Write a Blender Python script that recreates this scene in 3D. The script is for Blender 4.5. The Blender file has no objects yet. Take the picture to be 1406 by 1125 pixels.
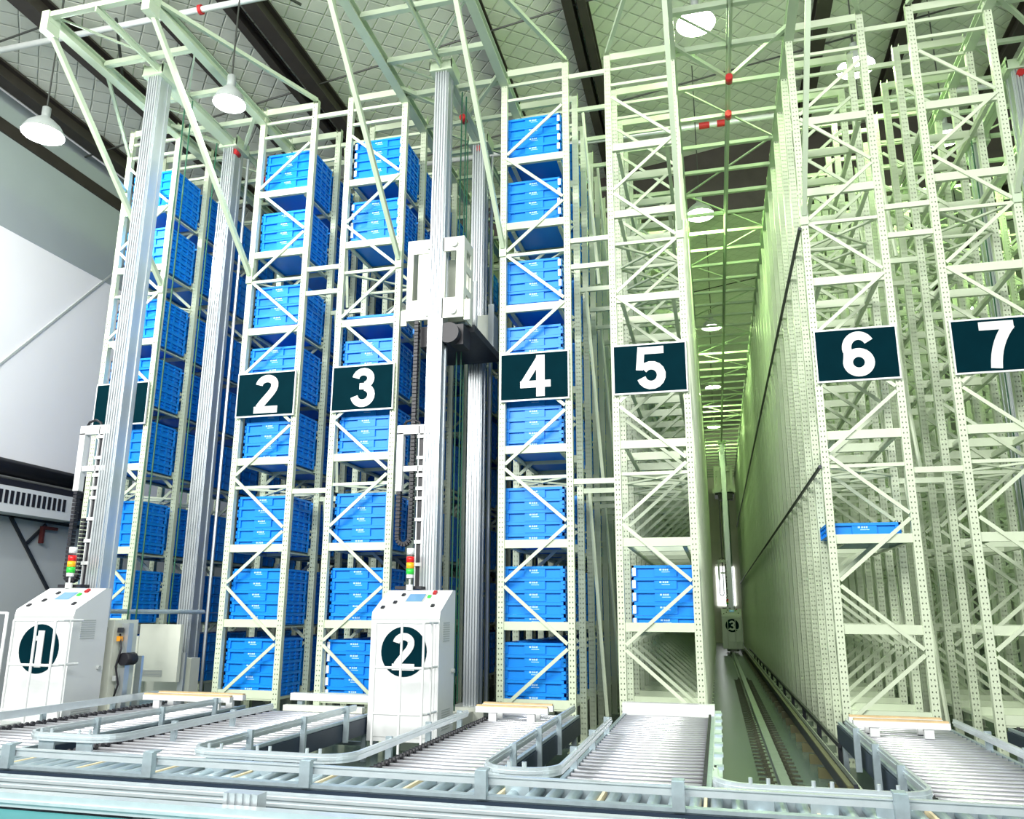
import bpy, bmesh, math, random
from mathutils import Vector, Matrix
random.seed(7)
scn = bpy.context.scene
COL = scn.collection
PI = math.pi

# ---------------------------------------------------------------- camera
W_PX, H_PX = 1406.0, 1125.0
FOC, CX, CY = 1101.02, 695.69, 581.75
YAW, PITCH, ROLL = -0.25266, 0.23315, -0.0062983
cam_d = bpy.data.cameras.new('camera'); cam = bpy.data.objects.new('camera', cam_d); COL.objects.link(cam)
cyw, syw, cpt, spt = math.cos(YAW), math.sin(YAW), math.cos(PITCH), math.sin(PITCH)
fw = Vector((syw*cpt, cyw*cpt, spt)); rt0 = Vector((cyw, -syw, 0)); dn0 = fw.cross(rt0)
rt = rt0*math.cos(ROLL) + dn0*math.sin(ROLL); dn = dn0*math.cos(ROLL) - rt0*math.sin(ROLL)
M4 = Matrix((rt, -dn, -fw)).transposed().to_4x4(); M4.translation = Vector((0, 0, 1.92))
cam.matrix_world = M4
cam_d.sensor_fit = 'HORIZONTAL'; cam_d.sensor_width = 36.0
cam_d.lens = 36.0*FOC/W_PX
cam_d.shift_x = (W_PX/2-CX)/W_PX; cam_d.shift_y = (CY-H_PX/2)/W_PX
cam_d.clip_start = 0.05; cam_d.clip_end = 300
scn.camera = cam

# ---------------------------------------------------------------- world, exposure
world = bpy.data.worlds.new('world'); scn.world = world; world.use_nodes = True
bg = world.node_tree.nodes['Background']
bg.inputs[0].default_value = (0.93, 0.98, 1.0, 1); bg.inputs[1].default_value = 0.34
scn.view_settings.view_transform = 'Standard'; scn.view_settings.look = 'None'
scn.view_settings.exposure = 0.32; scn.view_settings.gamma = 1.0
scn.view_settings.use_curve_mapping = False

def area(name, loc, target, size, sizey, power, col):
    l = bpy.data.lights.new(name, 'AREA'); l.shape = 'RECTANGLE'; l.size = size; l.size_y = sizey
    l.energy = power; l.color = col
    o = bpy.data.objects.new(name, l); COL.objects.link(o); o.location = loc
    o.rotation_euler = (Vector(target)-Vector(loc)).to_track_quat('-Z', 'Y').to_euler()
    return o
# added area lights above and behind the camera, standing in for hall lighting
area('hall_fill', (-8.5, -4.0, 10.5), (-4.5, 12, 4.5), 12, 5, 3700, (1.0, 0.99, 0.95))

area('side_fill', (3.0, -3.0, 9.5), (-9, 14, 5), 8, 4, 1300, (1.0, 1.0, .97))  # second added fill light, aimed left to brighten the wall
# ---------------------------------------------------------------- materials
def mat(name, col, rough=0.5, metal=0.0, noise=0.0, nscale=8.0, bump=0.0, emit=None, estr=0.0, spec=None, stretch=None):
    m = bpy.data.materials.new(name); m.use_nodes = True
    nt = m.node_tree; b = nt.nodes['Principled BSDF']
    b.inputs['Base Color'].default_value = (*col, 1); b.inputs['Roughness'].default_value = rough
    b.inputs['Metallic'].default_value = metal
    if spec is not None: b.inputs['Specular IOR Level'].default_value = spec
    if noise or bump:
        tc = nt.nodes.new('ShaderNodeTexCoord'); n = nt.nodes.new('ShaderNodeTexNoise')
        n.inputs['Scale'].default_value = nscale; n.inputs['Detail'].default_value = 4
        if stretch:
            mp = nt.nodes.new('ShaderNodeMapping'); mp.inputs['Scale'].default_value = stretch
            nt.links.new(tc.outputs['Object'], mp.inputs[0]); nt.links.new(mp.outputs[0], n.inputs['Vector'])
        else:
            nt.links.new(tc.outputs['Object'], n.inputs['Vector'])
        if noise:
            r = nt.nodes.new('ShaderNodeValToRGB')
            r.color_ramp.elements[0].position = .3; r.color_ramp.elements[1].position = .7
            r.color_ramp.elements[0].color = (*[max(0, c*(1-noise)) for c in col], 1)
            r.color_ramp.elements[1].color = (*[min(1, c*(1+noise*.6)) for c in col], 1)
            nt.links.new(n.outputs['Fac'], r.inputs[0]); nt.links.new(r.outputs[0], b.inputs['Base Color'])
        if bump:
            bp = nt.nodes.new('ShaderNodeBump'); bp.inputs['Strength'].default_value = bump
            nt.links.new(n.outputs['Fac'], bp.inputs['Height']); nt.links.new(bp.outputs[0], b.inputs['Normal'])
    if emit:
        b.inputs['Emission Color'].default_value = (*emit, 1); b.inputs['Emission Strength'].default_value = estr
    return m
RACK = mat('rack_paint', (.575, .655, .485), .42, 0, .05, 3)
FRAMEP = mat('frame_paint', (.50, .60, .44), .45, 0, .06, 2)
WHITE = mat('white_paint', (.70, .72, .72), .35, 0, .03, 3)
CREAM = mat('cream_paint', (.66, .69, .60), .4, 0, .04, 3)
ALU = mat('aluminium', (.58, .62, .64), .36, .7, .05, 5, stretch=(1, 1, .05))
GALV = mat('galvanised_steel', (.42, .51, .55), .42, .6, .12, 14)
GALVL = mat('bright_guide_bar', (.62, .69, .72), .32, .55, .06, 10)
ROLL_M = mat('roller_steel', (.80, .80, .85), .32, .75, .03, 10)
ROLLG = mat('grey_roller', (.50, .60, .64), .35, .6, .08, 10)
BLUE = mat('blue_plastic', (.005, .25, .80), .4, 0, .05, 2, spec=.3)
MARK = mat('white_print', (.45, .72, .95), .5)
TAGM = mat('white_tag', (.92, .94, .92), .5)
SIGN = mat('dark_green_board', (.0006, .017, .025), .7, 0, .1, 4, spec=.02)
DISC = mat('dark_disc', (.0008, .018, .027), .7, spec=.02)
BLACK = mat('black_plastic', (.012, .012, .018), .5, 0, .2, 10)
DARK = mat('dark_steel', (.035, .04, .05), .45, .3, .2, 8)
CONVD = mat('conveyor_dark_side', (.02, .035, .06), .45, .2, .1, 5)
BROWN = mat('dark_brown_girder', (.035, .028, .025), .55, 0, .2, 3)
ROD = mat('dark_rod', (.03, .035, .03), .5)
TAN = mat('tan_wood_strip', (.62, .45, .24), .55, 0, .15, 9)
BELT = mat('cream_belt', (.78, .66, .42), .5)
RED = mat('red_paint', (.42, .012, .015), .45)
REDL = mat('red_lens', (.70, .01, .01), .3)
AMB = mat('amber_lens', (.95, .42, .01), .3)
GRN = mat('green_lens', (.03, .55, .05), .3)
ORANGE = mat('orange_cable', (.85, .35, .02), .45)
GCABLE = mat('dark_green_rope', (.01, .10, .05), .5)
SCREEN = mat('display_glass', (.10, .22, .40), .15, 0, emit=(.2, .45, .6), estr=.25)
GREY = mat('grey_paint', (.45, .48, .47), .45)
TEAL = mat('teal_top', (.02, .20, .21), .35, 0, .05, 3)
PIPE = mat('pipe_galvanised', (.74, .78, .76), .4, .35, .05, 5)
LAMPIN = mat('lamp_glow', (1, 1, 1), .5, emit=(1, 1, .98), estr=22)
LAMPSH = mat('lamp_shade_metal', (.40, .44, .43), .4, .3)
RAILM = mat('rail_steel', (.30, .35, .34), .36, .5, .15, 10)
YELL = mat('yellow_rail', (.10, .10, .045), .45)
CLIP = mat('rail_clip', (.055, .06, .035), .5, .2, .3, 20)
WINGL = mat('daylight_window', (.9, .95, 1), .3, emit=(.95, 1, 1), estr=2.0)
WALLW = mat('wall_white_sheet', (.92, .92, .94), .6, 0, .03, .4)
WALLSH = mat('wall_upper_shade', (.36, .41, .42), .6, 0, .06, .5)  # shade on the upper white wall, put into the colour
WALLB = mat('wall_lower_grey', (.50, .53, .53), .6, 0, .06, .5)
ENDW = mat('end_wall_cream', (.80, .78, .66), .6, 0, .05, .5)

def floor_mat():
    m = mat('epoxy_floor', (.10, .15, .13), .24, 0, .12, .8)
    return m
FLOOR = floor_mat()
def ceil_mat():
    m = bpy.data.materials.new('quilted_insulation'); m.use_nodes = True; nt = m.node_tree; b = nt.nodes['Principled BSDF']
    b.inputs['Roughness'].default_value = .75
    tc = nt.nodes.new('ShaderNodeTexCoord'); outs = []
    for ang in (45, -45):
        mp = nt.nodes.new('ShaderNodeMapping'); mp.inputs['Rotation'].default_value = (0, 0, math.radians(ang))
        nt.links.new(tc.outputs['Object'], mp.inputs[0])
        w = nt.nodes.new('ShaderNodeTexWave'); w.inputs['Scale'].default_value = .85; w.inputs['Distortion'].default_value = .6
        w.inputs['Detail'].default_value = 1
        nt.links.new(mp.outputs[0], w.inputs['Vector'])
        r = nt.nodes.new('ShaderNodeValToRGB'); r.color_ramp.elements[0].position = 0.0; r.color_ramp.elements[1].position = .035
        nt.links.new(w.outputs['Fac'], r.inputs[0]); outs.append(r.outputs[0])
    mul = nt.nodes.new('ShaderNodeMixRGB'); mul.blend_type = 'MULTIPLY'; mul.inputs[0].default_value = 1
    nt.links.new(outs[0], mul.inputs[1]); nt.links.new(outs[1], mul.inputs[2])
    no = nt.nodes.new('ShaderNodeTexNoise'); no.inputs['Scale'].default_value = .5; no.inputs['Detail'].default_value = 5
    nt.links.new(tc.outputs['Object'], no.inputs['Vector'])
    r2 = nt.nodes.new('ShaderNodeValToRGB'); r2.color_ramp.elements[0].color = (.50, .54, .48, 1); r2.color_ramp.elements[1].color = (.74, .76, .68, 1)
    nt.links.new(no.outputs['Fac'], r2.inputs[0])
    mx = nt.nodes.new('ShaderNodeMixRGB'); mx.inputs[1].default_value = (.52, .55, .48, 1)
    nt.links.new(mul.outputs[0], mx.inputs[0]); nt.links.new(r2.outputs[0], mx.inputs[2])
    nt.links.new(mx.outputs[0], b.inputs['Base Color'])
    bp = nt.nodes.new('ShaderNodeBump'); bp.inputs['Strength'].default_value = .5; bp.inputs['Distance'].default_value = .1
    nt.links.new(mul.outputs[0], bp.inputs['Height']); nt.links.new(bp.outputs[0], b.inputs['Normal'])
    return m
CEIL = ceil_mat()

# ---------------------------------------------------------------- mesh helpers
class MB:
    def __init__(s): s.v = []; s.f = []
    def quad(s, a, b, c, d):
        n = len(s.v); s.v += [tuple(a), tuple(b), tuple(c), tuple(d)]; s.f.append((n, n+1, n+2, n+3)); return s
    def box(s, x0, x1, y0, y1, z0, z1):
        n = len(s.v)
        s.v += [(x, y, z) for z in (z0, z1) for y in (y0, y1) for x in (x0, x1)]
        for q in ((0, 2, 3, 1), (4, 5, 7, 6), (0, 1, 5, 4), (2, 6, 7, 3), (0, 4, 6, 2), (1, 3, 7, 5)):
            s.f.append(tuple(n+i for i in q))
        return s
    def bar(s, p, q, w, h, up=(0, 0, 1)):
        p, q = Vector(p), Vector(q); d = (q-p).normalized(); u = Vector(up)
        if abs(d.dot(u)) > .98: u = Vector((0, 1, 0))
        sd = d.cross(u).normalized(); u2 = sd.cross(d).normalized(); n = len(s.v)
        for c in (p, q):
            for a, b in ((-1, -1), (1, -1), (1, 1), (-1, 1)):
                s.v.append(tuple(c + sd*(a*w/2) + u2*(b*h/2)))
        for i in range(4):
            j = (i+1) % 4; s.f.append((n+i, n+j, n+4+j, n+4+i))
        s.f.append((n+3, n+2, n+1, n)); s.f.append((n+4, n+5, n+6, n+7))
        return s
    def tube(s, pts, r, k=8, caps=True):
        pts = [Vector(p) for p in pts]; n0 = len(s.v); prev = None
        for i, p in enumerate(pts):
            d = (pts[min(i+1, len(pts)-1)]-pts[max(i-1, 0)]).normalized()
            if prev is None:
                u = Vector((0, 0, 1)) if abs(d.z) < .9 else Vector((1, 0, 0))
                a = d.cross(u).normalized()
            else:
                a = (prev - d*prev.dot(d)).normalized()
            prev = a; b = d.cross(a)
            for j in range(k):
                t = 2*PI*j/k; s.v.append(tuple(p + a*(r*math.cos(t)) + b*(r*math.sin(t))))
        for i in range(len(pts)-1):
            for j in range(k):
                jj = (j+1) % k; s.f.append((n0+i*k+j, n0+i*k+jj, n0+(i+1)*k+jj, n0+(i+1)*k+j))
        if caps:
            s.f.append(tuple(n0+j for j in reversed(range(k)))); e = n0+(len(pts)-1)*k; s.f.append(tuple(e+j for j in range(k)))
        return s
    def ribbon(s, pts, w, h):
        """flat bar of width w (horizontal) and height h swept along a horizontal polyline"""
        pts = [Vector(p) for p in pts]; n0 = len(s.v)
        for i, p in enumerate(pts):
            d = (pts[min(i+1, len(pts)-1)]-pts[max(i-1, 0)]); d.z = 0; d.normalize(); sd = Vector((d.y, -d.x, 0))
            for a, b in ((-1, 0), (1, 0), (1, 1), (-1, 1)):
                s.v.append(tuple(p + sd*(a*w/2) + Vector((0, 0, b*h))))
        for i in range(len(pts)-1):
            for j in range(4):
                jj = (j+1) % 4; s.f.append((n0+i*4+j, n0+i*4+jj, n0+(i+1)*4+jj, n0+(i+1)*4+j))
        s.f.append((n0+3, n0+2, n0+1, n0)); e = n0+(len(pts)-1)*4; s.f.append((e, e+1, e+2, e+3))
        return s
    def lathe(s, prof, c=(0, 0, 0), k=20):
        n0 = len(s.v)
        for r, z in prof:
            for j in range(k):
                t = 2*PI*j/k; s.v.append((c[0]+r*math.cos(t), c[1]+r*math.sin(t), c[2]+z))
        for i in range(len(prof)-1):
            for j in range(k):
                jj = (j+1) % k; s.f.append((n0+i*k+j, n0+i*k+jj, n0+(i+1)*k+jj, n0+(i+1)*k+j))
        return s
    def cyl(s, c, r, h, axis='z', k=12):
        c = Vector(c); d = {'x': Vector((1, 0, 0)), 'y': Vector((0, 1, 0)), 'z': Vector((0, 0, 1))}[axis]
        return s.tube([c-d*(h/2), c+d*(h/2)], r, k)
    def prism(s, prof, x0, x1):
        """profile in (y,z) extruded along x"""
        n = len(s.v); k = len(prof)
        for x in (x0, x1): s.v += [(x, y, z) for y, z in prof]
        for i in range(k):
            j = (i+1) % k; s.f.append((n+i, n+j, n+k+j, n+k+i))
        s.f.append(tuple(n+i for i in reversed(range(k)))); s.f.append(tuple(n+k+i for i in range(k)))
        return s
    def mesh(s, name, m):
        me = bpy.data.meshes.new(name); me.from_pydata(s.v, [], s.f); me.materials.append(m); me.update()
        bm = bmesh.new(); bm.from_mesh(me); bmesh.ops.recalc_face_normals(bm, faces=bm.faces); bm.to_mesh(me); bm.free()
        return me
    def build(s, name, m, parent=None, loc=(0, 0, 0), smooth=False):
        me = s.mesh(name, m)
        if smooth:
            for p in me.polygons: p.use_smooth = len(p.vertices) == 4
        return inst(name, me, parent, loc)
def inst(name, me, parent=None, loc=(0, 0, 0), rotz=0):
    o = bpy.data.objects.new(name, me); COL.objects.link(o); o.parent = parent; o.location = loc
    if rotz: o.rotation_euler = (0, 0, rotz)
    return o
def tag(o, label=None, cat=None, group=None, kind=None):
    if label: o['label'] = label
    if cat: o['category'] = cat
    if group: o['group'] = group
    if kind: o['kind'] = kind
    return o
def thing(name, label, cat, loc=(0, 0, 0), group=None):
    o = bpy.data.objects.new(name, None); COL.objects.link(o); o.location = loc; o.empty_display_size = .2
    return tag(o, label, cat, group)
def struct(o): o['kind'] = 'structure'; return o

_digit = {}
def digit_mesh(ch, h, m, key):
    """bold upright figures drawn as thick strokes, front face towards -y"""
    k = (ch, key)
    if k in _digit: return _digit[k]
    W = .195
    def arc(cx, cz, rx, rz, a0, a1, n=14):
        return [(cx+rx*math.cos(math.radians(a0+(a1-a0)*i/n)), cz+rz*math.sin(math.radians(a0+(a1-a0)*i/n))) for i in range(n+1)]
    def bez(p0, p1, p2, p3, n=8):
        return [tuple((1-t)**3*a+3*t*(1-t)**2*b+3*t*t*(1-t)*c+t**3*d for a, b, c, d in zip(p0, p1, p2, p3)) for t in [i/n for i in range(n+1)]]
    H2 = .5-W/2
    S = {'1': [([(.05, -.5), (.05, .5)], .21), ([(-.19, .27), (-.02, .30), (.08, .43)], .13)],
         '2': [(arc(0, .215, .225, .19, 172, 20)+bez((.215, .26), (.26, .08), (-.02, -.10), (-.20, -.36)), W), ([(-.33, -.5+.088), (.33, -.5+.088)], .176)],
         '3': [(arc(-.01, .225, .20, .18, 172, -70), W*.95), (arc(-.01, -.195, .225, .21, 72, -172), W*.98), ([(-.10, .03), (.06, .03)], .16)],
         '4': [([(.12, -.5), (.12, .5)], .20), ([(-.36, -.20), (.36, -.20)], .165), ([(.12, .46), (-.30, -.20)], .15)],
         '5': [([(-.22, .415), (.29, .415)], .17), ([(-.205, .5), (-.255, -.04)], .16), (arc(0, -.17, .225, .232, 140, -165), W)],
         '6': [(arc(0, -.185, .215, .215, 0, 360, 26), W), (arc(.02, .14, .235, .265, 28, 205, 16)+[(-.215, -.20)], W*.95)],
         '7': [([(-.32, .41), (.32, .41)], .18), (bez((.25, .42), (.06, .18), (-.06, -.10), (-.085, -.5)), .21)]}[ch]
    mb = MB()
    for q, (pts, w) in enumerate(S):
        pts = [Vector((x, 0, z)) for x, z in pts]; n0 = len(mb.v); yo = -.006-.0007*q; closed = (pts[0]-pts[-1]).length < 1e-4
        for i, p in enumerate(pts):
            a = pts[i-1] if i else (pts[-2] if closed else p); b = pts[i+1] if i < len(pts)-1 else (pts[1] if closed else p)
            d = (b-a).normalized(); sd = Vector((-d.z, 0, d.x))
            for y in (yo, .004):
                for sg in (-1, 1):
                    v = p+sd*(sg*w/2); mb.v.append((v.x*h, y, v.z*h))
        for i in range(len(pts)-1):
            a = n0+i*4; b = a+4
            for f in ((0, 1, 5, 4), (3, 2, 6, 7), (0, 2, 6, 4), (1, 3, 7, 5)): mb.f.append(tuple(a+t for t in f))
        if not closed:
            mb.f.append((n0, n0+1, n0+3, n0+2)); e = n0+(len(pts)-1)*4; mb.f.append((e, e+2, e+3, e+1))
    me = mb.mesh('digit', m); _digit[k] = me
    return me

# ================================================================= SETTING
struct(MB().box(-15.3, 16, -8, 62, -.1, 0).build('floor', FLOOR))
def ceil_z(x): return 13.35 + (x+15)*.15
cm = MB(); cm.prism([(-3, 0), (50, 0), (50, .1), (-3, .1)], 0, 1)
cv = MB()
for y in (4.0, 62):
    for x in (-15, 16):
        for dz in (0, .15): cv.v.append((x, y, ceil_z(x)+dz))
cv.f = [(0, 4, 6, 2), (1, 3, 7, 5), (0, 2, 3, 1), (4, 5, 7, 6), (0, 1, 5, 4), (2, 6, 7, 3)]
ceiling = struct(cv.build('ceiling', CEIL))
# dark roof girders that run along the building, under the insulation
def girder(x, w, drop, y0=4.2, y1=62):
    z = ceil_z(x)
    g = MB().box(x-w/2, x+w/2, y0, y1, z-drop, z-drop+.05).box(x-.04, x+.04, y0, y1, z-drop+.05, z-.03).box(x-w/2, x+w/2, y0, y1, z-.06, z-.01)
    g.build('roof_girder', BROWN, ceiling)
for x, w, d in ((-14.4, .34, .4), (-12.4, .36, .45), (-10.4, .2, .35), (-9.1, .18, .3), (-8.55, .32, .45), (-4.4, .2, .4), (-2.5, .22, .4), (-2.2, .2, .4), (3.1, .34, .45), (5.2, .3, .45), (8.2, .3, .45), (11, .3, .45)):
    girder(x, w, d)
for y in (7.4, 11.2, 15.0, 18.8, 26, 33):
    MB().tube([(-15, y, ceil_z(-15)-.2), (16, y, ceil_z(16)-.2)], .022, 6).build('sag_rod', ROD, ceiling)
for (xa, ya, xb, yb) in ((-9.5, 9.4, -7.7, 12.6), (-7.8, 9.2, -4.3, 13.4), (-4.2, 10.6, -7.0, 12.4), (3.1, 13.5, 5.2, 17), (-11.2, 11.5, -12.6, 13.5), (5.2, 12, 3.1, 15.5)):
    MB().tube([(xa, ya, ceil_z(xa)-.3), (xb, yb, ceil_z(xb)-.3)], .03, 6).build('wind_brace', ROD, ceiling)
# deep transverse girder across the hall
MB().box(-15, 16, 22.6, 22.9, 13.6, 15.9).build('cross_girder', BROWN, ceiling)

KW = 15/13
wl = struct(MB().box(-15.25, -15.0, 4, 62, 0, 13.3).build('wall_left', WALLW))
MB().box(-15.0, -14.985, 4, 62, 10.25, 13.3).build('upper_shade_sheet', WALLSH, wl)  # its grey paints the soft shade of the upper wall
MB().box(-15.0, -14.985, 4, 62, 0, 4.9).build('lower_sheet', WALLB, wl)
MB().bar((-14.99, 12.69, 6.21), (-14.99, 16.79, 10.99), .03, .05).build('wall_seam', GREY, wl)
MB().box(-14.995, -14.93, 4, 62, 12.35, 12.65).build('eave_strip', BROWN, wl)
MB().box(-15.0, -14.975, 16.57, 18, 10.44, 11.13).build('wall_flap', WALLSH, wl)
for p, q in (((11.0, 3.72), (15.2, 3.62)), ((12.2, 3.95), (13.6, 2.30)), ((13.3, 3.60), (12.9, 3.2))):
    MB().bar((-14.95, p[0]*KW, (p[1]-1.92)*KW+1.92), (-14.95, q[0]*KW, (q[1]-1.92)*KW+1.92), .045, .07).build('wall_brace', DARK, wl)
struct(MB().box(-15, 16, 62, 62.2, 0, 18.3).build('wall_back', ENDW))
wr = struct(MB().box(15.8, 16, 6, 62, 0, 18.0).build('wall_right', WALLB))
for i, y in enumerate((14, 21, 28, 35, 42)):
    w = struct(MB().box(15.74, 15.8, y, y+4.5, .8, 4.4).build('window_%d' % (i+1), WINGL))
    fr = MB()
    for yy in (y, y+1.5, y+3.0, y+4.5): fr.box(15.68, 15.76, yy-.05, yy+.05, .7, 4.5)
    for zz in (.75, 2.6, 4.45): fr.box(15.68, 15.76, y, y+4.5, zz-.05, zz+.05)
    fr.build('window_frame', WHITE, w)
wb = struct(MB().box(.0, 1.3, 61.9, 61.98, 2.6, 5.4).build('window_6', WINGL))

# equipment on the left wall
t = thing('wall_duct', 'long black duct running along the left wall above the grille unit', 'duct', (-12.7*KW, 12*KW, (4.4-1.92)*KW+1.92))
t.scale = (1, KW, KW)
MB().tube([(0, -6, .18), (0, 2.9, .10)], .16, 12).build('duct_tube', BLACK, t, smooth=True)
MB().box(-.24, .1, -6, 2.9, -.22, -.10).build('duct_shelf', BLACK, t)
t = thing('wall_heater', 'white slotted heater unit on the left wall below the black duct', 'heater', (-12.6*KW, 12*KW, (3.6-1.92)*KW+1.92))
t.scale = (1, KW, KW)
MB().box(-.36, .1, -1.2, 1.55, .08, .56).build('housing', WHITE, t)
MB().box(-.36, .08, 1.55, 2.0, .15, .5).build('end_bracket', BLACK, t)
sm = MB().box(0, .012, -.035, .035, -.12, .12).mesh('grille_slot', BLACK)
for i in range(18): inst('grille_slot', sm, t, (.1, -.9+i*.125, .36))
t = thing('wall_bracket', 'dark red angle bracket on the grey left wall below the heater', 'bracket', (-12.9*KW, 13.4*KW, (3.4-1.92)*KW+1.92))
t.scale = (1, KW, KW)
MB().box(-.05, .05, -.25, .12, .1, .16).box(-.05, .05, -.25, -.2, -.18, .1).build('angle', mat('bracket_red', (.10, .02, .02), .5), t)

# ================================================================= RACKS
X = {1: (-10.857, -9.777), 2: (-7.916, -6.835), 3: (-6.109, -5.029), 4: (-3.167, -2.086), 5: (-1.361, -.28), 6: (1.582, 2.662), 7: (3.388, 4.468), 8: (6.33, 7.41)}
AISLE = {1: -8.846, 2: -4.098, 3: .651, 4: 5.4}
Y0, PITCHY, NF = 12.0, .97, 46
LEV = [.648, 1.746, 2.958, 4.428, 5.62, 6.786, 8.262, 9.48]
TOPH = 11.32
def post_mesh():
    b = MB(); p = .075; hz = .021; n = int(TOPH/p); xs = (-.052, -.029, -.016, .016, .029, .052); y = -.045
    for i in range(n):
        z = i*p
        b.quad((xs[0], y, z), (xs[5], y, z), (xs[5], y, z+p-hz), (xs[0], y, z+p-hz))
        z1, z2 = z+p-hz, z+p
        for a, c in ((0, 1), (2, 3), (4, 5)): b.quad((xs[a], y, z1), (xs[c], y, z1), (xs[c], y, z2), (xs[a], y, z2))
    for x in (-.052, .052): b.quad((x, -.045, 0), (x, .045, 0), (x, .045, TOPH), (x, -.045, TOPH))
    b.quad((-.052, .045, 0), (.052, .045, 0), (.052, .045, TOPH), (-.052, .045, TOPH))
    b.box(-.08, .08, -.08, .08, 0, .012)
    return b
POST = post_mesh(); POSTM = POST.mesh('post', RACK)
RW = 1.08
BEAMM = MB().box(-RW/2+.05, RW/2-.05, -.03, .03, -.062, .062).mesh('beam', RACK)
THINM = MB().box(-RW/2+.05, RW/2-.05, -.02, .02, -.025, .025).mesh('thin_tie', RACK)
def nodes(pat):
    out = []
    for k in range(12):
        left = (k % 2 == 0) if pat == 'A' else (k % 2 == 1)
        out.append((-RW/2+.06 if left else RW/2-.06, .56+.9*k))
    return out
BR = {}
for pat in 'AB':
    L = []
    nd = nodes(pat)
    for a, b in zip(nd[:-1], nd[1:]):
        d = 1 if b[1] > a[1] else -1
        L.append(MB().bar((a[0], -.05, a[1]+.035), (b[0], -.05, b[1]-.035), .022, .05, up=(0, 1, 0) if False else (0, 0, 1)).mesh('brace', RACK))
    BR[pat] = L
THIN = [3.98, 7.74, 10.68]
TOPB = [10.98, 11.22]
def frame_mb(pat):
    b = MB()
    for sx in (-1, 1):
        n = len(b.v); b.v += [(v[0]+sx*RW/2, v[1], v[2]) for v in POST.v]; b.f += [tuple(i+n for i in f) for f in POST.f]
    for z in LEV: b.box(-RW/2+.05, RW/2-.05, -.03, .03, z-.062, z+.062)
    for z in TOPB[1:]: b.box(-RW/2+.05, RW/2-.05, -.03, .03, z-.05, z+.05)
    for z in THIN: b.box(-RW/2+.05, RW/2-.05, -.02, .02, z-.025, z+.025)
    nd = nodes(pat)
    for a, c in zip(nd[:-1], nd[1:]): b.bar((a[0], -.05, a[1]+.035), (c[0], -.05, c[1]-.035), .022, .05)
    return b.mesh('upright_frame', RACK)
FRM = {p: frame_mb(p) for p in 'AB'}
RAILY = MB().box(-.03, .03, .06, PITCHY*(NF-1), -.05, -.02).box(-.03, -.02, .06, PITCHY*(NF-1), -.05, .03).mesh('load_rail', RACK)
PLAN = [MB().bar((-RW/2+.05, .05, 0), (RW/2-.05, PITCHY-.05, 0), .04, .03).mesh('plan_brace', RACK), MB().bar((RW/2-.05, .05, 0), (-RW/2+.05, PITCHY-.05, 0), .04, .03).mesh('plan_brace', RACK)]
RLAB = {1: 'tall cream storage rack furthest left, full of blue crates, partly behind the first mast',
        2: 'tall cream storage rack full of blue crates behind sign two',
        3: 'tall cream storage rack full of blue crates behind sign three',
        4: 'tall cream storage rack full of blue crates behind sign four',
        5: 'tall cream storage rack behind sign five, empty but for one stack of crates',
        6: 'tall cream storage rack behind sign six, holding a single blue crate',
        7: 'tall empty cream storage rack behind sign seven at the right edge',
        8: 'empty cream storage rack seen through the rack with sign seven'}
for r, (xl, xr) in X.items():
    cx = (xl+xr)/2; pat = 'A' if r % 2 == 0 else 'B'
    if r == 1: pat = 'B'
    R_ = thing('storage_rack', RLAB[r], 'rack', (cx, Y0, 0), 'tall cream storage racks')
    n_detail = 0 if r == 8 else (3 if r >= 5 else 2)
    for k in range(n_detail):
        y = k*PITCHY
        for sx in (-1, 1): inst('post', POSTM, R_, (sx*RW/2, y, 0))
        for z in LEV: inst('beam', BEAMM, R_, (0, y, z))
        inst('beam', BEAMM, R_, (0, y, TOPB[1]))
        for z in THIN+[TOPB[0]]: inst('thin_tie', THINM, R_, (0, y, z))
        for m_ in BR[pat]: inst('brace', m_, R_, (0, y, 0))
        for z in (3.98, 7.74):
            for pm in PLAN: inst('plan_brace', pm, R_, (0, y, z))
    for k in range(n_detail, NF): inst('upright_frame', FRM[pat], R_, (0, k*PITCHY, 0))
    for z in LEV[1:]:
        for sx in (-.40, .40): inst('load_rail', RAILY, R_, (sx, 0, z-.02))
    # bottom deck plate on the lowest level
    MB().box(-RW/2+.05, RW/2-.05, -.02, PITCHY*(NF-1), .56, .60).build('bottom_deck', RACK, R_)
    if r in (6, 7, 8):
        pass
    if r == 6:
        for z in (3.97, 7.64): MB().tube([(-RW/2-.08, -.1, z), (-RW/2-.08, PITCHY*(NF-1), z)], .028, 6).build('side_cable', DARK, R_)
    # ties to the back-to-back neighbour on the right
    if r in (2, 4, 6):
        gap = X[r+1][0]-xr
        tm = MB().box(.05, gap-.05, -.025, .025, -.04, .04).mesh('row_tie', RACK)
        for k in range(12):
            for z in ((3.89, 7.42, 7.88, 10.97) if k == 0 else (3.89, 7.42, 10.97)): inst('row_tie', tm, R_, (RW/2, k*PITCHY, z))
        for k in (1, 3):   # slanting stays between the rows
            for z0, z1 in ((.1, 3.85), (4.0, 7.4), (7.5, 10.9)):
                MB().tube([(RW/2+.15, k*PITCHY, z1), (RW/2+.38, k*PITCHY, z0)], .03, 6).build('slanting_stay', RACK, R_)

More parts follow.
